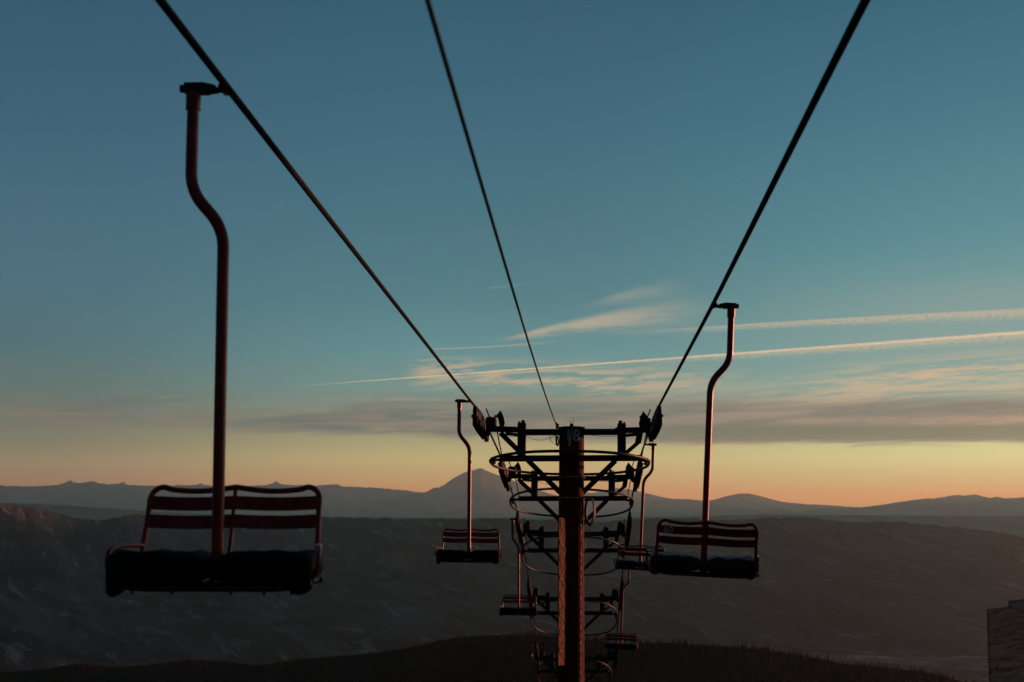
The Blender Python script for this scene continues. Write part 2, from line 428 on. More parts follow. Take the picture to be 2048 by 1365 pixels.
def ridge(name, crest, Rf, front, back, base, mat, step=6, nv=26, amp=60, nscale=1500, seed=0, gpow=1.6, crest_amp=0.0, spur=1.0, nvb=8):
    """a long ridge whose skyline is surveyed; Rf(px) is its distance, it falls to base over front/back metres"""
    mb = MB(); x0, x1 = crest[0][0], crest[-1][0]; nu = int((x1 - x0) / step) + 1
    vs = []; cl = []
    # the ridge carries on beyond the surveyed part and dies away into the plain
    def ext(edge, sgn):
        out_ = []; px = edge
        while True:
            px += sgn * step * 5
            if abs(px - edge) > 2200 or abs(px - 1024) / FPX * Rf(px) > 60000: break
            out_.append(px)
        return out_
    eL, eR = (ext(x0, -1)[::-1], ext(x1, 1)) if x1 - x0 > 2000 else ([], [])
    pxs = eL + [x0 + (x1 - x0) * i / (nu - 1) for i in range(nu)] + eR; nu = len(pxs)
    for px in pxs:
        Y = Rf(px); p = at(px, catm(crest, px), Y)
        if px < x0 or px > x1:
            lim = (x0 - pxs[0]) if px < x0 else (pxs[-1] - x1); dpx = (x0 - px) if px < x0 else (px - x1); k_ = dpx / lim
            p.z += noise.fractal(Vector((px / 400, seed, 3)), 1, 2, 4) * (p.z - base) * .16 * min(1, k_ * 4)
            p.z = base + (p.z - base) * (1 - max(0, (k_ - .45) / .55) ** 1.5)
        p.z += noise.fractal(Vector((p.x / (nscale * .08), seed, 0)), 1.0, 2.0, 4) * crest_amp
        cl.append(p)
        d = Vector((p.x, p.y)); L = d.length; d /= L
        fr = min(front, L * .8)
        for j in range(nv + nvb + 1):
            if j <= nv: t = 1 - j / nv; off = -fr * t ** 1.25
            else: t = (j - nv) / nvb; off = back * t
            q = Vector((p.x, p.y)) + d * off
            g = (1 - t) ** gpow if j <= nv else (1 - t) ** 1.3
            z = base + (p.z - base) * g
            if amp:
                va, ua = q.x * .9 + q.y * .4, q.x * .4 - q.y * .9
                nn = noise.fractal(Vector((va / nscale, ua / (nscale * 2.2), seed)), 1.0, 2.1, 6)
                rg = 1 - abs(noise.fractal(Vector((va / (nscale * .9), ua / (nscale * 2.6), seed + 7)), .9, 2.0, 5)) * 2
                env = min(1, t * 3.2) * min(1, (1 - t) * 6 + .15)
                z += (nn * amp + (rg - 1) * amp * .55 * spur) * env
            vs.append((q.x, q.y, z))
    m = nv + nvb + 1
    fs = [(i * m + j, (i + 1) * m + j, (i + 1) * m + j + 1, i * m + j + 1) for i in range(nu - 1) for j in range(m - 1)]
    mb.add(vs, fs, True)
    o = mb.build(name, mat); o['kind'] = 'structure'; o['edge'] = len(eL); o['edge2'] = len(eR); return o, cl, vs, m

# forested ridge in front of the valley
crestF = [(-260, 1352), (-60, 1346), (0, 1345), (80, 1340), (160, 1328), (220, 1334), (280, 1332), (380, 1321), (450, 1324), (520, 1330), (600, 1319), (700, 1311),
          (780, 1302), (850, 1289), (900, 1278), (960, 1272), (1050, 1271), (1130, 1275), (1200, 1282), (1250, 1288), (1330, 1286), (1400, 1290), (1500, 1297),
          (1600, 1311), (1700, 1330), (1760, 1336), (1850, 1345), (1920, 1362), (1990, 1378), (2100, 1400), (2300, 1430)]
RF = lambda px: 2500 if px < 500 else (2500 - 900 * min(1, (px - 500) / 800))
fr, fcl, fvs, fm = ridge('hill_ridge', crestF, RF, 700, 900, -420, M['duff'], step=8, nv=20, amp=14, nscale=260, seed=2, gpow=.75)
# long dark ridge behind the valley, with a nearer shoulder at far left
crestM = [(-260, 1012), (-100, 1008), (0, 1011), (40, 1012), (80, 1018), (120, 1028), (170, 1038), (210, 1040), (240, 1034), (285, 1030), (340, 1033), (400, 1034),
          (520, 1035), (650, 1034), (700, 1036), (800, 1038), (900, 1038), (1000, 1038), (1100, 1041), (1180, 1046), (1240, 1041), (1350, 1037), (1450, 1041), (1500, 1039),
          (1560, 1035), (1620, 1036), (1700, 1044), (1790, 1044), (1880, 1052), (1960, 1060), (2020, 1069), (2100, 1084), (2300, 1100)]
def RM(px):
    t = min(1, max(0, (520 - px) / 700.0)); return 12000 - 2400 * t * t * (3 - 2 * t)
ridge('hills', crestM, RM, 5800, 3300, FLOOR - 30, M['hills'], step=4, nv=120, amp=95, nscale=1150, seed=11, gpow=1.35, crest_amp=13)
crestM2 = [(-260, 1000), (0, 1006), (100, 1009), (200, 1016), (330, 1024), (460, 1030), (700, 1034), (1000, 1036), (1300, 1034), (1560, 1030), (1750, 1031), (1900, 1032), (2048, 1033), (2300, 1036)]
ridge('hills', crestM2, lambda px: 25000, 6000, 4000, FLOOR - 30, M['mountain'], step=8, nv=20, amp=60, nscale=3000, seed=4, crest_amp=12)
crestFar = [(-260, 974), (-100, 975), (0, 972), (60, 973), (105, 971), (124, 968), (132, 965), (140, 961), (149, 965), (170, 966), (180, 963), (190, 964), (205, 968), (236, 968), (246, 964),
            (254, 969), (300, 972), (350, 971), (395, 970), (402, 967), (412, 971), (470, 973), (535, 970), (545, 967), (552, 963), (560, 967), (572, 970), (640, 971), (665, 969), (690, 973), (750, 976),
            (800, 980), (840, 985), (900, 992), (1100, 996), (1190, 985), (1235, 977), (1280, 984), (1345, 998), (1420, 1003), (1560, 1006), (1640, 1010), (1720, 1015), (1800, 1020), (2300, 1024)]
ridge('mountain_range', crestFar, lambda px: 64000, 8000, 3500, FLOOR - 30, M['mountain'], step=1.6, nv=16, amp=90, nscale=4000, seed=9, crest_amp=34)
crestV = [(640, 1012), (760, 1000), (820, 990), (850, 985), (868, 976), (876, 976), (888, 970), (905, 958), (918, 951), (935, 943), (950, 940), (962, 937), (972, 941), (985, 947), (1000, 952), (1012, 958),
          (1030, 963), (1050, 971), (1075, 979), (1100, 988), (1150, 998), (1250, 1000), (1290, 999), (1340, 998), (1380, 999), (1412, 1002), (1435, 998), (1455, 992), (1466, 990), (1478, 987.5), (1497, 987.5),
          (1515, 991), (1530, 995), (1560, 1003), (1580, 1006), (1610, 1013), (1640, 1018), (1700, 1026), (1800, 1036)]
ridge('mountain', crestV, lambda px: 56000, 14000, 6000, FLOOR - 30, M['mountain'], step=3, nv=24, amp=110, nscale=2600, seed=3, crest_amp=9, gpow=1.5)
crestRt = [(1520, 1036), (1590, 1024), (1640, 1019), (1700, 1017), (1730, 1014), (1770, 1009), (1800, 1004), (1830, 1000), (1855, 997), (1870, 997), (1890, 994), (1915, 990), (1928, 992), (1940, 990), (1950, 989),
           (1965, 993), (1980, 996), (1995, 994), (2010, 997), (2048, 995), (2120, 990), (2300, 996), (2600, 1002), (3000, 1014), (3400, 1036)]
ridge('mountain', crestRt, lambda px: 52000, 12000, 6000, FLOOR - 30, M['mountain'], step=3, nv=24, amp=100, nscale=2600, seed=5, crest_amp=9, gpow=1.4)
# unseen massif added right of the frame to block the sun from the valley floor
mb = MB(); sv = []; cen = [(18000, 9000), (30000, 22000), (42000, 40000)]
A0, A1 = Vector((15000, 13500)), Vector((40000, 56000)); dd = (A1 - A0).normalized(); pp = Vector((dd.y, -dd.x))
NU, NV = 80, 14
for i in range(NU):
    t = i / (NU - 1)
    for j in range(NV):
        s_ = j / (NV - 1) * 2 - 1; q = A0.lerp(A1, t) + pp * s_ * 5000
        crest_z = 760 + 420 * max(0, 1 - abs(t - .04) / .1) * min(1, t * 20) + noise.fractal(Vector((t * 34, 3, 0)), 1, 2, 4) * 150
        env = min(1, t * 8) * min(1, (1 - t) * 8)
        z = FLOOR - 40 + (crest_z - FLOOR) * (1 - abs(s_)) ** 1.2 * env + noise.fractal(Vector((q.x / 2500, q.y / 2500, 8)), 1, 2, 5) * 120 * (1 - abs(s_)) * 1.4
        sv.append((q.x, q.y, z))
mb.add(sv, [(i * NV + j, (i + 1) * NV + j, (i + 1) * NV + j + 1, i * NV + j + 1) for i in range(NU - 1) for j in range(NV - 1)], True)
o = mb.build('mountain', M['mountain']); o['kind'] = 'structure'

# conifers on the ridge: thousands, one mass
def conifer(mb, x, y, z, h, rnd):
    r = h * rnd.uniform(.15, .22); n = 5; a0 = rnd.uniform(0, 6.28); lx = rnd.uniform(-.02, .02) * h
    vs = []; fs = []
    tiers = 3
    for k in range(tiers):
        zb = z + h * (.06 + .26 * k); zt = z + h * (.52 + .22 * k if k < tiers - 1 else 1.0)
        rb = r * (1 - .27 * k); o = len(vs)
        for q in range(n):
            a = a0 + k + q * 6.283 / n; rr = rb * rnd.uniform(.7, 1.2)
            vs.append((x + math.cos(a) * rr, y + math.sin(a) * rr, zb + rnd.uniform(-.03, .03) * h))
        vs.append((x + lx, y, zt))
        fs += [(o + q, o + (q + 1) % n, o + n) for q in range(n)]
    mb.add(vs, fs)
mt, tt, pp_ = principled('conifer_foliage')
inf = tt.nodes.new('ShaderNodeNewGeometry').outputs['Random Per Island']
pos = tt.nodes.new('ShaderNodeNewGeometry').outputs['Position']
nn_ = tnoise(tt, pos, .03, 3, .6)
tt.links.new(mixc(tt, E(tt, inf) * .6 + nn_ * .4, (.022, .022, .014, 1), (.14, .062, .032, 1)), pp_.inputs['Base Color'])
pp_.inputs['Roughness'].default_value = .9
mb = MB(); rnd = random.Random(5)
nu = len(fcl); nrow = fm
cnt = 0
e0, e1 = fr['edge'], nu - fr['edge2']; del fr['edge'], fr['edge2']
for i in range(nu - 1):
    if i < e0 - 30 or i > e1 + 30: continue
    thin = 1.0 if e0 <= i < e1 else 5.0
    for j in range(8, nrow - 4):
        a = Vector(fvs[i * nrow + j]); b = Vector(fvs[(i + 1) * nrow + j]); c_ = Vector(fvs[i * nrow + j + 1]); d_ = Vector(fvs[(i + 1) * nrow + j + 1])
        area = (b - a).length * (c_ - a).length
        near = a.y < 2100
        k = area / ((20 if near else 45) * thin)
        k = int(k) + (rnd.random() < k - int(k))
        for _ in range(min(k, 90)):
            u, v = rnd.random(), rnd.random()
            p = a * (1 - u) * (1 - v) + b * u * (1 - v) + c_ * (1 - u) * v + d_ * u * v
            dens = noise.noise(Vector((p.x / 70, p.y / 70, 1)))
            if dens + .6 * noise.noise(Vector((p.x / 17, p.y / 17, 4))) < -.18 and rnd.random() < .85: continue
            h = (3.2 + 5.8 * rnd.random() ** 1.8) * (1 + .7 * dens) * (1.0 if near else .85)
            conifer(mb, p.x, p.y, p.z - .4, h, rnd); cnt += 1
forest = mb.build('forest', mt); forest['kind'] = 'stuff'
forest['label'] = 'dark conifer forest covering the near ridge below the valley'; forest['category'] = 'forest'
print('trees', cnt)

# ------------------------------------------------------------------ air
hb = MB(); X1, X2, Y1, Y2, Z1, Z2 = -HFAR, HFAR, -HFAR, HFAR, -1150, HTOP
hv = [(x, y, z) for x in (X1, X2) for y in (Y1, Y2) for z in (Z1, Z2)]
hb.add(hv, [(0, 1, 3, 2), (4, 6, 7, 5), (0, 4, 5, 1), (2, 3, 7, 6), (0, 2, 6, 4), (1, 5, 7, 3)])
hm = bpy.data.materials.new('evening_air'); hm.use_nodes = True; ht = hm.node_tree
for n in list(ht.nodes): ht.nodes.remove(n)
ho = ht.nodes.new('ShaderNodeOutputMaterial'); hp = ht.nodes.new('ShaderNodeVolumePrincipled')
hp.inputs['Color'].default_value = (.73, .95, .93, 1); hp.inputs['Density'].default_value = SIG; hp.inputs['Anisotropy'].default_value = 0.77
ht.links.new(hp.outputs[0], ho.inputs['Volume'])
hz = hb.build('haze', hm); hz['kind'] = 'stuff'; hz['label'] = 'thin evening haze lying over the valley and far mountains'; hz['category'] = 'haze'

# ------------------------------------------------------------------ lift geometry
# rope level at each tower: Y, x left rope, x right rope, pole x, z
TW = [(28.0, -.61, 2.82, 1.176, 1.55), (36.4, -.20, 3.21, 1.56, .72), (43.9, .25, 3.55, 1.89, -.90), (52.1, .66, 3.94, 2.28, -3.47), (61.0, 1.06, 4.36, 2.68, -6.62), (75.0, 1.75, 5.02, 3.33, -12.6)]
startL = (-22.0, -2.93, 3.3); startR = (-22.0, .14, 3.1)
ctlL = [Vector((startL[1], startL[0], startL[2]))] + [Vector((-1.640, 8.0, 2.318))] + [Vector((-.74, 25.4, 1.62))] + [Vector((t[1], t[0], t[4])) for t in TW]
ctlR = [Vector((startR[1], startR[0], startR[2]))] + [Vector((1.62, 6.3, 2.25))] + [Vector((2.135, 15.0, 1.98))] + [Vector((t[2], t[0], t[4])) for t in TW]
def rope_path(ctl, ntw):
    n0 = len(ctl) - ntw
    o = bend(ctl, [1.5] * n0 + [1.7] * ntw, 10); return o
def sample(path, Y):
    for a, b in zip(path, path[1:]):
        if a.y <= Y <= b.y:
            t = (Y - a.y) / (b.y - a.y + 1e-9); return a.lerp(b, t), (b - a).normalized()
    return path[-1], (path[-1] - path[-2]).normalized()
PL = rope_path(ctlL, len(TW)); PR = rope_path(ctlR, len(TW))
def rope_mesh(path, r, name, label, lobes=6, pitch=.30):
    mb = MB(); n = lobes * 4
    L = [0]
    for a, b in zip(path, path[1:]): L.append(L[-1] + (b - a).length)
    tot = L[-1]; s = 0; rings = []
    seg = 0
    while s < tot:
        while seg < len(path) - 2 and L[seg + 1] < s: seg += 1
        t = (s - L[seg]) / max(1e-6, L[seg + 1] - L[seg]); p = path[seg].lerp(path[seg + 1], t); d = (path[seg + 1] - path[seg]).normalized()
        u = Vector((1, 0, 0)); u = (u - d * u.dot(d)).normalized(); q = d.cross(u); ph = s / pitch * 2 * math.pi
        rings.append([p + (u * math.cos(a) + q * math.sin(a)) * r * (.86 + .14 * abs(math.cos(lobes / 2 * (a - ph)))) for a in (2 * math.pi * k / n for k in range(n))])
        s += .025 if p.y < 30 and p.y > 2 else .25
    mb.add([v for rg in rings for v in rg], [(i * n + k, i * n + (k + 1) % n, (i + 1) * n + (k + 1) % n, (i + 1) * n + k) for i in range(len(rings) - 1) for k in range(n)], True)
    mb.add(rings[0], [tuple(range(n))]); mb.add(rings[-1], [tuple(range(n))])
    return tag(mb.build(name, M['rope']), label, 'cable', 'haul ropes of the chairlift')
rope_mesh(PL, .0225, 'haul_rope', 'thick twisted steel rope carrying the left-hand chairs')
rope_mesh(PR, .0225, 'haul_rope', 'thick twisted steel rope carrying the right-hand chairs')
# thin middle line to the tower head, then on from tower to tower
top = at(1115, 857, 27.8)
pm = [at(855, 0, 4.7)]; a2 = at(980, 430, 8.6)
lm = []
v0 = Vector((-.63, -16, 2.2)); v1 = at(855, 0, 4.75); v3 = top
for k in range(25):
    t = k / 24; p = v1.lerp(v3, t); p.z -= .10 * math.sin(math.pi * t); p.x += .0 * t; lm.append(p)
lm = [v1 + (v1 - v3).normalized() * 20 + Vector((0, 0, .25))] + lm
mb = MB(); mb.tube(lm, .0105, 8)
tag(mb.build('signal_cable', M['wire']), 'thin middle cable running down to the head of tower 18', 'cable')

# ------------------------------------------------------------------ chair
def make_chair(vinyl):
    root = empty('lift_chair', (0, 0, 0))
    m = MB()
    m.tube([(.0, 0, -.0), (-.05, 0, -.01), (-.09, 0, -.012)], [.016, .018, .024], 8)
    m.lathe((-.018, 0, 0), (0, 1, 0), [(.020, -.05), (.030, -.05), (.030, .05), (.020, .05)], 16)
    m.prism([(-.07, .014), (-.14, .031), (-.25, .029), (-.25, -.029), (-.12, -.033), (-.06, -.010)], -.032, .032)
    m.lathe((-.265, 0, .0), (1, 0, 0), [(.001, -.015), (.024, -.012), (.024, .02), (.001, .02)], 10)
    m.build('grip', M['grip'], root)
    m = MB()
    pts = bend([(-.200, 0, -.02), (-.202, 0, -.60), (-.008, 0, -.82), (-.004, 0, -2.79)], [0, .11, .12, 0], 10)
    m.tube(pts, .0345, 16)
    m.tube([(-.200, 0, -.025), (-.2005, 0, -.125)], .043, 16)
    m.tube([(-.004, 0, -2.68), (-.004, 0, -2.80)], .043, 14)
    hanger = m.build('hanger', M['red'], root)
    # backrest: rounded tube frame, centre strut, two slats
    HW = .50
    def yb(z): return .20 + (z + 2.87) * .36          # recline
    def dip(x): return -.024 * math.sin(math.pi * min(1, max(0, abs(x) / (HW - .03)))) ** 1.0 + 0.0
    m = MB(); zt = -2.285
    fr = [(-HW - .015, yb(-2.82), -2.82), (-HW, yb(-2.45), -2.45)]
    c = .075
    arc = [(-HW + c - c * math.cos(a), zt - c + c * math.sin(a)) for a in (math.pi / 2 * k / 5 for k in range(6))]
    topx = [-HW + c + (2 * (HW - c)) * k / 20 for k in range(21)]
    line = fr + [(x, yb(z), z) for x, z in arc] + [(x, yb(zt), zt + dip(x) * 1.0) for x in topx[1:-1]] + [(-x, yb(z), z) for x, z in arc[::-1]] + [(-x, y, z) for x, y, z in fr[::-1]]
    m.tube(line, .0165, 10)
    frame = m.build('back_frame', M['red'], root)
    m = MB(); m.tube([(0.0, yb(zt), zt), (0, yb(-2.6), -2.6), (-.005, yb(-2.80) - .0, -2.80)], .0125, 8); m.build('back_strut', M['red'], root)
    for z0, z1 in ((-2.335, -2.415), (-2.442, -2.520)):
        m = MB(); nx = 24; vs = []
        for side in (0, 1):
            for k in range(nx + 1):
                x = -HW + 2 * HW * k / nx
                sg = -.009 * math.sin(math.pi * abs(x) / HW)
                for z in (z0, z1):
                    vs.append((x, yb(z) - .012 + side * .006 + .02 * math.sin(math.pi * abs(x) / HW), z + sg))
        n1 = (nx + 1) * 2
        f = []
        for k in range(nx):
            a = 2 * k; f += [(a, a + 1, a + 3, a + 2), (n1 + a, n1 + a + 2, n1 + a + 3, n1 + a + 1), (a, a + 2, n1 + a + 2, n1 + a), (a + 1, n1 + a + 1, n1 + a + 3, a + 3)]
        m.add(vs, f, False); m.build('back_slat', M['red_slat'], root)
    # seat frame
    m = MB(); zs = -2.805
    for y in (-.20, .17):
        m.tube(bend([(-.56, y, zs), (-.40, y, zs - .03), (.40, y, zs - .03), (.56, y, zs)], .1, 4), .017, 8)
    for x in (-.53, 0, .53): m.tube([(x, -.22, zs), (x, .22, zs)], .017, 8)
    for x in (-.42, -.2, .12, .30, .45, .50): m.tube([(x, -.19, zs - .03), (x, -.19, zs - .062)], .009, 6)
    m.build('seat_frame', M['grip'], root)
    # arm loops
    for s in (-1, 1):
        m = MB()
        m.tube(bend([(s * .505, yb(-2.62), -2.62), (s * .56, .08, -2.612), (s * .58, -.10, -2.622), (s * .585, -.14, -2.71), (s * .565, -.10, -2.755), (s * .535, -.02, -2.77)], .06, 5), .0125, 8)
        m.build('armrest', M['red'], root)
    # cushions: soft rolled pads
    for s in (-1, 1):
        rnd = random.Random(12 + s); m = MB(); nu = 22
        prof = [(-.24, -2.785), (-.25, -2.72), (-.232, -2.657), (-.18, -2.632), (-.05, -2.644), (.10, -2.650), (.19, -2.645), (.225, -2.672), (.23, -2.73), (.21, -2.79), (.10, -2.812), (-.05, -2.82), (-.16, -2.822), (-.225, -2.81)]
        vs = []
        for i in range(nu + 1):
            t = i / nu; x = s * (.026 + .525 * t)
            e = 1 - .50 * max(0, 1 - t / .26) ** 1.5 - .30 * max(0, (t - .90) / .10) ** 2
            for k, (y, z) in enumerate(prof):
                zc = -2.72; yc = 0
                w_ = noise.noise(Vector((x * 9, y * 9, z * 9 + s))) * .017
                zz = zc + (z - zc) * e + w_
                if y < -.1 and z < -2.75: zz -= .065 * max(0, (t - .6) / .4) ** 1.3 + .012 * math.sin(t * 23 + s)
                vs.append((x, yc + (y - yc) * (.92 + .08 * e) + w_, zz))
        n = len(prof)
        f = [(i * n + k, i * n + (k + 1) % n, (i + 1) * n + (k + 1) % n, (i + 1) * n + k) for i in range(nu) for k in range(n)]
        f += [tuple(range(n)), tuple(range(nu * n, nu * n + n))]
        m.add(vs, f, True); m.build('seat_cushion', vinyl, root)
    return root
def add_number(chair, s, x=-.40):
    """painted number on the rear face of the upper slat (chair-local rear is +y)"""
    me = text_mesh(s, .100, .001)
    o = bpy.data.objects.new('painted_number', me); C.objects.link(o)
    sl = [c for c in C.objects if c.parent == chair and c.name.startswith('back_slat')][0]
    o.parent = sl; o.location = (x * -1, .20 + (-2.375 + 2.87) * .36 + .0135, -2.375 - .009)
    o.rotation_euler = (R(90 + 19.8), 0, R(180)); me.materials.clear(); me.materials.append(M['numpaint'])
before = set(C.objects)
chair0 = make_chair(M['blackvinyl'])
pool = [o for o in C.objects if o not in before]
GRP = 'red double chairs hanging on the lift'
# side, Y, yaw(deg), roll(deg), label
chairs = [
    ('L', 8.0, 1.0, 0.0, 'large nearest red two-seat chair hanging at the left of the photo'),
    ('R', 15.0, 180, 2.9, 'red chair with blue cushions and 60 painted on its top slat'),
    ('L', 25.4, -1, .4, 'red chair hanging just before tower 18 on the left rope'),
    ('R', 32.6, 180, 2.8, 'red chair partly hidden behind the left side of chair 60'),
    ('L', 43.4, -1, .3, 'small red chair on the left rope, seat against the fourth tower\'s arm'),
    ('R', 48.7, 180, 2.4, 'small red chair on the right rope seen against the forested ridge'),
    ('L', 59.7, -1, .2, 'lowest red chair on the left rope, cut off by the photo\'s bottom edge'),
]
for i, (sd_, Y, yaw, roll, lab) in enumerate(chairs):
    o = chair0 if i == 0 else copy_tree(chair0, None, pool)
    p, d = sample(PL if sd_ == 'L' else PR, Y)
    o.location = p; o.rotation_euler = (0, R(roll if sd_ == 'L' else -roll), R(yaw - 2.8))
    tag(o, lab, 'chair', GRP)
    if sd_ == 'R':
        for c in list(C.objects):
            if c.parent == o and c.name.startswith('seat_cushion'):
                c.data = c.data.copy(); c.data.materials.clear(); c.data.materials.append(M['vinyl'])
    if i == 1: add_number(o, '60')
    if i == 3: add_number(o, '22')

# ------------------------------------------------------------------ towers
def tower(idx, t, first):
    Y, xl, xr, xp, z = t
    # slope of the rope over the tower
    pa, _ = sample(PL, Y - 1.6); pb, _ = sample(PL, Y + 1.6)
    tilt = -math.atan2(pb.z - pa.z, pb.y - pa.y)
    yaw = -math.atan2(.048, 1); yw = R(-2.75)
    roll = R(.45)
    root = empty('lift_tower', (0, 0, 0)); org = Vector((xp, Y, z))
    Mw = Matrix.Translation(org) @ Matrix.Rotation(yw, 4, 'Z') @ Matrix.Rotation(-tilt, 4, 'X') @ Matrix.Rotation(roll, 4, 'Y')
    gzh = gz(xp, Y); Lp = (z - gzh) / math.cos(tilt) + .3
    # origin of the thing at the pole's foot
    root.matrix_world = Mw @ Matrix.Translation((0, 0, -Lp)); dz_ = Lp
    inv = Mw.inverted()
    def V(x, y, zz): return (x, y, zz + dz_)
    ax_l = (inv @ Vector((xl, Y, z))).x; ax_r = (inv @ Vector((xr, Y, z))).x
    # pole
    m = MB(); k = 40; prof = [(-.30, .245), (-1.2, .245), (-3.0, .252), (-5.0, .262), (-Lp, .28)]
    m.tube([V(0, 0, h) for h, r in prof], [r for h, r in prof], k)
    m.tube([V(0, 0, -.285), V(0, 0, -.315)], .262, k)
    m.tube([V(0, 0, -Lp + .0), V(0, 0, -Lp + .28)], .42, k)
    m.build('pole', M['pole'], root)
    for zz in (-1.27, -1.67):
        m = MB(); m.tube([V(.256 * math.cos(a), .256 * math.sin(a), zz) for a in (2 * math.pi * q / 32 for q in range(32))], .010, 6, closed=True)
        m.box(V(-.08, -.262, zz), (.05, .02, .035)); m.build('strap', M['pale'] if first else M['steel'], root)
    # beams
    m = MB()
    m.bar(V(-1.06, 0, -.385), V(1.06, 0, -.365), .12, .115); m.build('upper_crossarm', M['steel'], root)
    m = MB(); m.bar(V(-1.38, 0, -.905), V(1.38, 0, -.875), .12, .115); m.build('lower_crossarm', M['steel'], root)
    for s in (-1, 1):
        m = MB()
        m.box(V(s * .98, 0, -.56), (.165, .17, .72))
        m.box(V(s * .955, -.02, -.185), (.07, .12, .07)); m.box(V(s * 1.03, 0, -.195), (.03, .10, .05))
        m.build('arm_post', M['steel'], root)
        axx = ax_l if s < 0 else ax_r
        m = MB(); xe = axx - s * .12
        m.bar(V(s * 1.04, .0, -.335), V(xe, 0, -.32), .13, .105)
        m.bar(V(s * 1.03, .0, -.44), V(s * 1.30, 0, -.41), .10, .055)
        if s > 0: m.prism([(.80, -.33 + dz_), (.92, -.26 + dz_), (1.0, -.26 + dz_), (1.0, -.33 + dz_)], -.06, .06)
        m.build('arm_end', M['steel'], root)
        m = MB()
        if s < 0: m.bar(V(-1.40, 0, -.40), V(-1.05, 0, -.74), .10, .10)
        else:
            m.bar(V(1.34, 0, -.36), V(1.30, 0, -.58), .09, .12); m.bar(V(1.33, 0, -.55), V(1.04, 0, -.80), .09, .075)
        m.build('brace', M['steel'], root)
        m = MB(); m.bar(V(s * .86, 0, -.93), V(s * .22, 0, -1.56), .10, .10); m.build('brace', M['steel'], root)
        # vertical tie from arm end to lower arm
        m = MB(); m.tube([V(s * 1.47, .06, -.36), V(s * 1.36, .06, -.90)], .013, 6); m.build('tie_rod', M['steel'], root)
        # rope catcher horn
        m = MB(); xh = s * 1.40
        hp_ = [(.055, -.32), (.085, -.20), (.055, -.07), (.0, .045), (-.085, -.055), (-.045, -.14), (-.02, -.26), (-.035, -.33)]
        m.prism([(xh + s * (-a_), b_ + dz_) for a_, b_ in hp_], -.03, .03)
        m.build('rope_catcher', M['steel'], root)
        # sheave train
        sh = empty('sheave_train', (0, 0, 0)); sh.parent = root
        m = MB(); path = PL if s < 0 else PR
        NS = 8; cs = []
        for q in range(NS):
            yy = Y - 1.45 + 3.1 * q / (NS - 1)
            p, d = sample(path, yy)
            nrm = Vector((0, -d.z, d.y)).normalized()
            rw = .185
            cpos = inv @ (p - nrm * (.022 + rw - .03)); cs.append(cpos)
        for q, cpos in enumerate(cs):
            mm = MB(); c0 = Vector((cpos.x, cpos.y, cpos.z + dz_))
            mm.lathe(c0, (1, 0, 0), [(.02, -.045), (.10, -.040), (.145, -.018), (.150, -.038), (.185, -.038), (.187, -.034), (.165, -.012), (.165, .012), (.187, .034), (.185, .038), (.150, .038), (.145, .018), (.10, .040), (.02, .045)], 28)
            mm.lathe(c0, (1, 0, 0), [(.001, -.065), (.03, -.065), (.03, .065), (.001, .065)], 10)
            mm.box((c0.x + s * .066, c0.y, c0.z), (.022, .05, .05))
            mm.build('sheave', M['rubber'], sh)
        fr_ = MB()
        for sx in (-.05, .05):
            for q in range(0, NS - 1, 2):
                a = cs[q]; b = cs[q + 1]
                fr_.bar((a.x + sx, a.y, a.z + dz_ - .02), (b.x + sx, b.y, b.z + dz_ - .02), .016, .09, up=(1, 0, 0))
            mid = [(cs[0] + cs[1]) / 2, (cs[2] + cs[3]) / 2 + Vector((0, .2, 0)), (cs[6] + cs[7]) / 2]
            fr_.bar((mid[0].x + sx * 1.25, mid[0].y, mid[0].z + dz_ - .10), (mid[1].x + sx * 1.25, mid[1].y, mid[1].z + dz_ - .14), .018, .11, up=(1, 0, 0))
            fr_.bar((mid[1].x + sx * 1.25, mid[1].y, mid[1].z + dz_ - .14), (mid[2].x + sx * 1.25, mid[2].y, mid[2].z + dz_ - .10), .018, .11, up=(1, 0, 0))
        fr_.build('rocker_frame', M['steel'], sh)
        # bracket block between arm and train
        m = MB(); c0 = (cs[3] + cs[4]) / 2; xb = c0.x - s * .20
        m.box(V(xb, 0, -.235), (.20, .30, .27)); m.box(V(xb - s * .085, 0, -.07), (.05, .12, .035)); m.box(V(xb + s * .04, .1, -.085), (.04, .06, .05))
        m.bar(V(xb + s * .02, -.1, -.14), V(xb + s * .10, -.12, .07), .025, .025)
        m.prism([(xb + s * .0, -.36 + dz_), (xb + s * .16, -.36 + dz_), (xb + s * .12, -.48 + dz_), (xb + s * .04, -.46 + dz_)], -.05, .05)
        m.build('sheave_bracket', M['steel'], root)
    # hoop
    m = MB(); pts = []
    for q in range(72):
        a = 2 * math.pi * q / 72; c_, s_ = math.cos(a), math.sin(a); e = 2 / 2.6
        x = 1.56 * math.copysign(abs(c_) ** e, c_) - .04; y = (.35 + 2.0 * math.copysign(abs(s_) ** e, s_)) if idx < 2 else (.45 + 2.25 * math.copysign(abs(s_) ** e, s_))
        pts.append(V(x, y, -.955 - (.025 if idx < 2 else .05) * y + .012 * math.sin(3 * a + idx)))
    m.tube(pts, .028, 10, closed=True)
    m.build('guard_hoop', M['hoop'], root)
    for s in (-1, 1):
        m = MB(); m.bar(V(s * 1.36, 0, -.92), V(s * 1.54, 0, -.94), .07, .05)
        m.box(V(s * 1.50 - .04, -.12, -.93), (.07, .09, .08)); m.tube([V(s * 1.50 - .04, -.10, -.93), V(s * 1.50 - .04, .45, -.95)], .034, 8)
        m.build('hoop_bracket', M['steel'], root)
    return root, V, Lp, inv, dz_
NT = 'chairlift towers stepping down the slope'
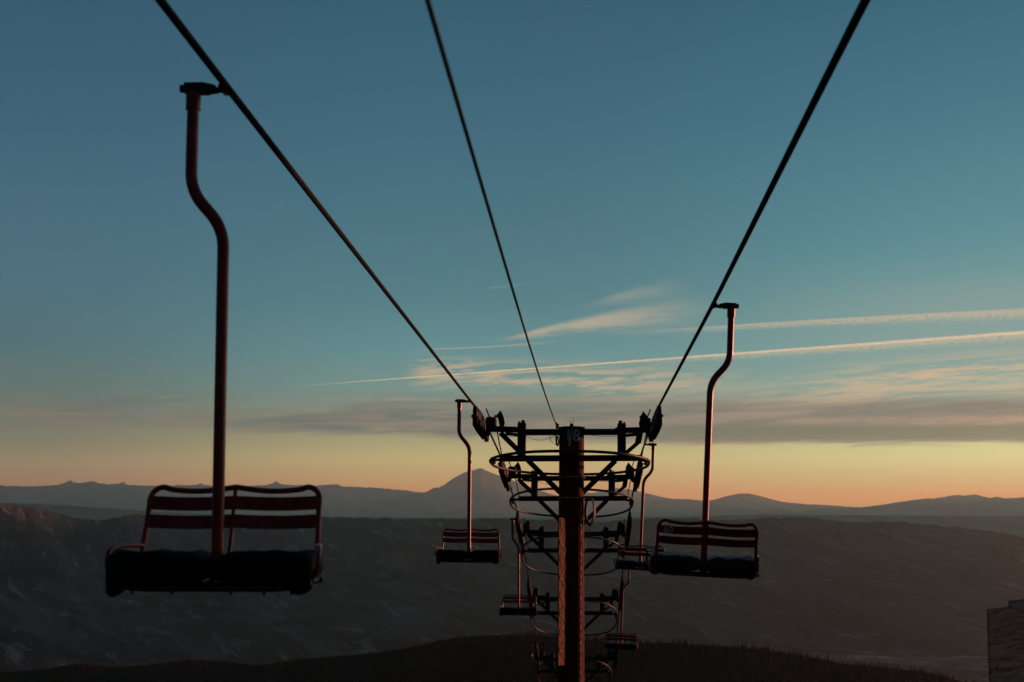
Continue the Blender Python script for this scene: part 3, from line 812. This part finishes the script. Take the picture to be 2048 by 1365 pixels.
labs = ['nearest tall steel lift tower with the number 18 on its head', 'second lift tower, its arms just below those of tower 18', 'third lift tower, its arms against the grey valley beside the pole',
        'fourth lift tower, its crossarms level with the small left-hand chair seat', 'fifth lift tower, barely seen against the dark forest at the bottom', 'lowest lift tower, standing further down the slope below the photo']
for i, t in enumerate(TW[:5]):
    root, V, Lp, inv, dz_ = tower(i, t, i == 0)
    tag(root, labs[i], 'tower', NT)
    # slack signal wire under the arm
    m = MB(); k = 14
    for (xa, za, xb, zb, sag) in ((-.90, -.47, -.26, -.42, .10), (.26, -.43, .90, -.46, .015), (-1.30, -.44, -1.05, -.47, .03)):
        m = MB(); m.tube([V(xa + (xb - xa) * q / k, -.1, za + (zb - za) * q / k - sag * math.sin(math.pi * q / k)) for q in range(k + 1)], .0045, 5)
        m.build('slack_wire', M['wire'], root)
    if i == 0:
        # painted 18, wrapped on the pole
        me = text_mesh('18', .315, .0005)
        bm = bmesh.new(); bm.from_mesh(me)
        bmesh.ops.subdivide_edges(bm, edges=[e for e in bm.edges if e.calc_length() > .04], cuts=3); bmesh.ops.triangulate(bm, faces=bm.faces)
        for v in bm.verts:
            x, y = v.co.x * 1.02 + .02, v.co.y; rr = .2490 - (0.002 if v.co.z < 0 else 0)
            a = x / rr; v.co = Vector((rr * math.sin(a), -rr * math.cos(a) - .0015, y - .475 + dz_))
        bm.to_mesh(me); bm.free(); me.materials.clear(); me.materials.append(M['bluepaint'])
        o = bpy.data.objects.new('tower_number', me); C.objects.link(o); o.parent = root
        m = MB(); m.bar(V(.03, -.30, -.27), V(-.055, -.31, -.68), .03, .022); m.build('antenna_rod', M['pale'], root)
        m = MB(); m.box(V(.0, -.26, -.27), (.07, .08, .06)); m.tube([V(-.02, -.26, -.25), V(-.035, -.26, -.17)], .005, 6); m.tube([V(.02, -.26, -.25), V(.04, -.26, -.14)], .006, 6)
        m.build('antenna_base', M['steel'], root)
        m = MB(); m.box(V(-.28, -.1, -.27), (.06, .10, .09)); m.box(V(-.30, -.1, -.22), (.03, .05, .05)); m.build('wire_clamp', M['steel'], root)
        m = MB()
        m.tube(bend([V(-.30, -.12, -.28), V(-.305, -.12, -.60), V(-.27, -.14, -.68), V(-.25, -.14, -.60), V(-.27, -.13, -.46), V(-.295, -.12, -.52), V(-.28, -.14, -.66)], .05, 4), .013, 6)
        m.tube(bend([V(-.28, -.12, -.35), V(-.42, -.12, -.42), V(-.42, -.12, -.56), V(-.30, -.12, -.64)], .12, 5), .005, 5)
        m.build('hanging_wire', M['wire'], root)
        # conduit with wavy cable down the near right side, in front of the lit flank
        m = MB(); m.tube([V(.185, -.20, -1.75), V(.185, -.208, -4.0), V(.190, -.22, -Lp + .5)], .011, 8); m.build('conduit', M['pale'], root)
        m = MB(); pts = []
        q = 0
        while q * .03 < Lp - 2.6:
            zz = -1.85 - q * .03; ph = (zz * 3.6) % 1.0
            bulge = .055 * max(0, math.sin(math.pi * ph)) ** .6 if ph > .35 else .01
            pts.append(V(.165 + bulge, -.235, zz)); q += 1
        m.tube(pts, .009, 6); m.build('loose_cable', M['wire'], root)
        # coil of cable hung on the right side
        m = MB()
        for q in range(3):
            m.tube([V(.36 + (.075 + .012 * q) * math.sin(a) * 1.0, -.10 + .02 * q, -1.92 + (.24 + .02 * q) * math.cos(a)) for a in (2 * math.pi * k / 26 for k in range(26))], .014, 6, closed=True)
        m.tube(bend([V(.22, -.14, -1.66), V(.30, -.14, -1.65), V(.38, -.12, -1.72)], .05, 4), .018, 6)
        m.tube(bend([V(.40, -.12, -2.16), V(.36, -.14, -2.32), V(.26, -.17, -2.45), V(.27, -.17, -2.62), V(.24, -.2, -2.70)], .06, 4), .008, 6)
        m.build('cable_coil', M['wire'], root)
        # rough board added off the pole's near left, angled to catch the low sun
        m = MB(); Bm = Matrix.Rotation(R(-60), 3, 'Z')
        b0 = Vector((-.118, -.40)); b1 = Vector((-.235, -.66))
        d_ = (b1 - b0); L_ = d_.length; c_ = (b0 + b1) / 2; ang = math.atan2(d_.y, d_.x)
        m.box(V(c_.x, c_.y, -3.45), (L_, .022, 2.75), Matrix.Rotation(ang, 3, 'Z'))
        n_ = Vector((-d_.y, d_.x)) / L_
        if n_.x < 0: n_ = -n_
        m.build('sun_catch_board', M['board'], root)
        for zz in (-2.4, -3.5, -4.6):
            m = MB(); m.bar(V(-.10, -.18, zz), V(-.16, -.44, zz), .03, .03)
            m.build('board_bracket', M['steel'], root)
        m = MB()   # wire zigzagging over the board's face
        zp = []
        for q in range(60):
            t = .5 + .42 * math.sin(q * .83) + .08 * math.sin(q * 2.1); b_ = b0.lerp(b1, t) + n_ * .018
            zp.append(V(b_.x, b_.y, -2.12 - q * .044))
        m.tube(bend(zp, .03, 2), .009, 5); m.build('board_wire', M['wire'], root)

# ------------------------------------------------------------------ weathered panel at lower right
pr = empty('wooden_panel', (5.20, 14.2, gz(5.1, 14.2)), (0, 0, R(46)))
tag(pr, 'weathered plywood panel with knots standing at the lower right corner', 'panel')
zb = pr.location.z + .015
m = MB()
ztop = at(1965, 1213, 13.4).z - zb
xl = -1.14
m.box((xl + .235, 0, ztop - .65 - .01), (.47, .016, 1.30)); m.box((xl + .21 + .255 + .56, .008, ztop - .625 - .005), (1.10, .016, 1.35))
m.build('board', M['wood'], pr)
for x in (xl + .5, xl + 1.35):
    m = MB(); m.box((x, .07, ztop / 2 - .1), (.09, .09, ztop - .05)); m.build('post', M['wood'], pr)
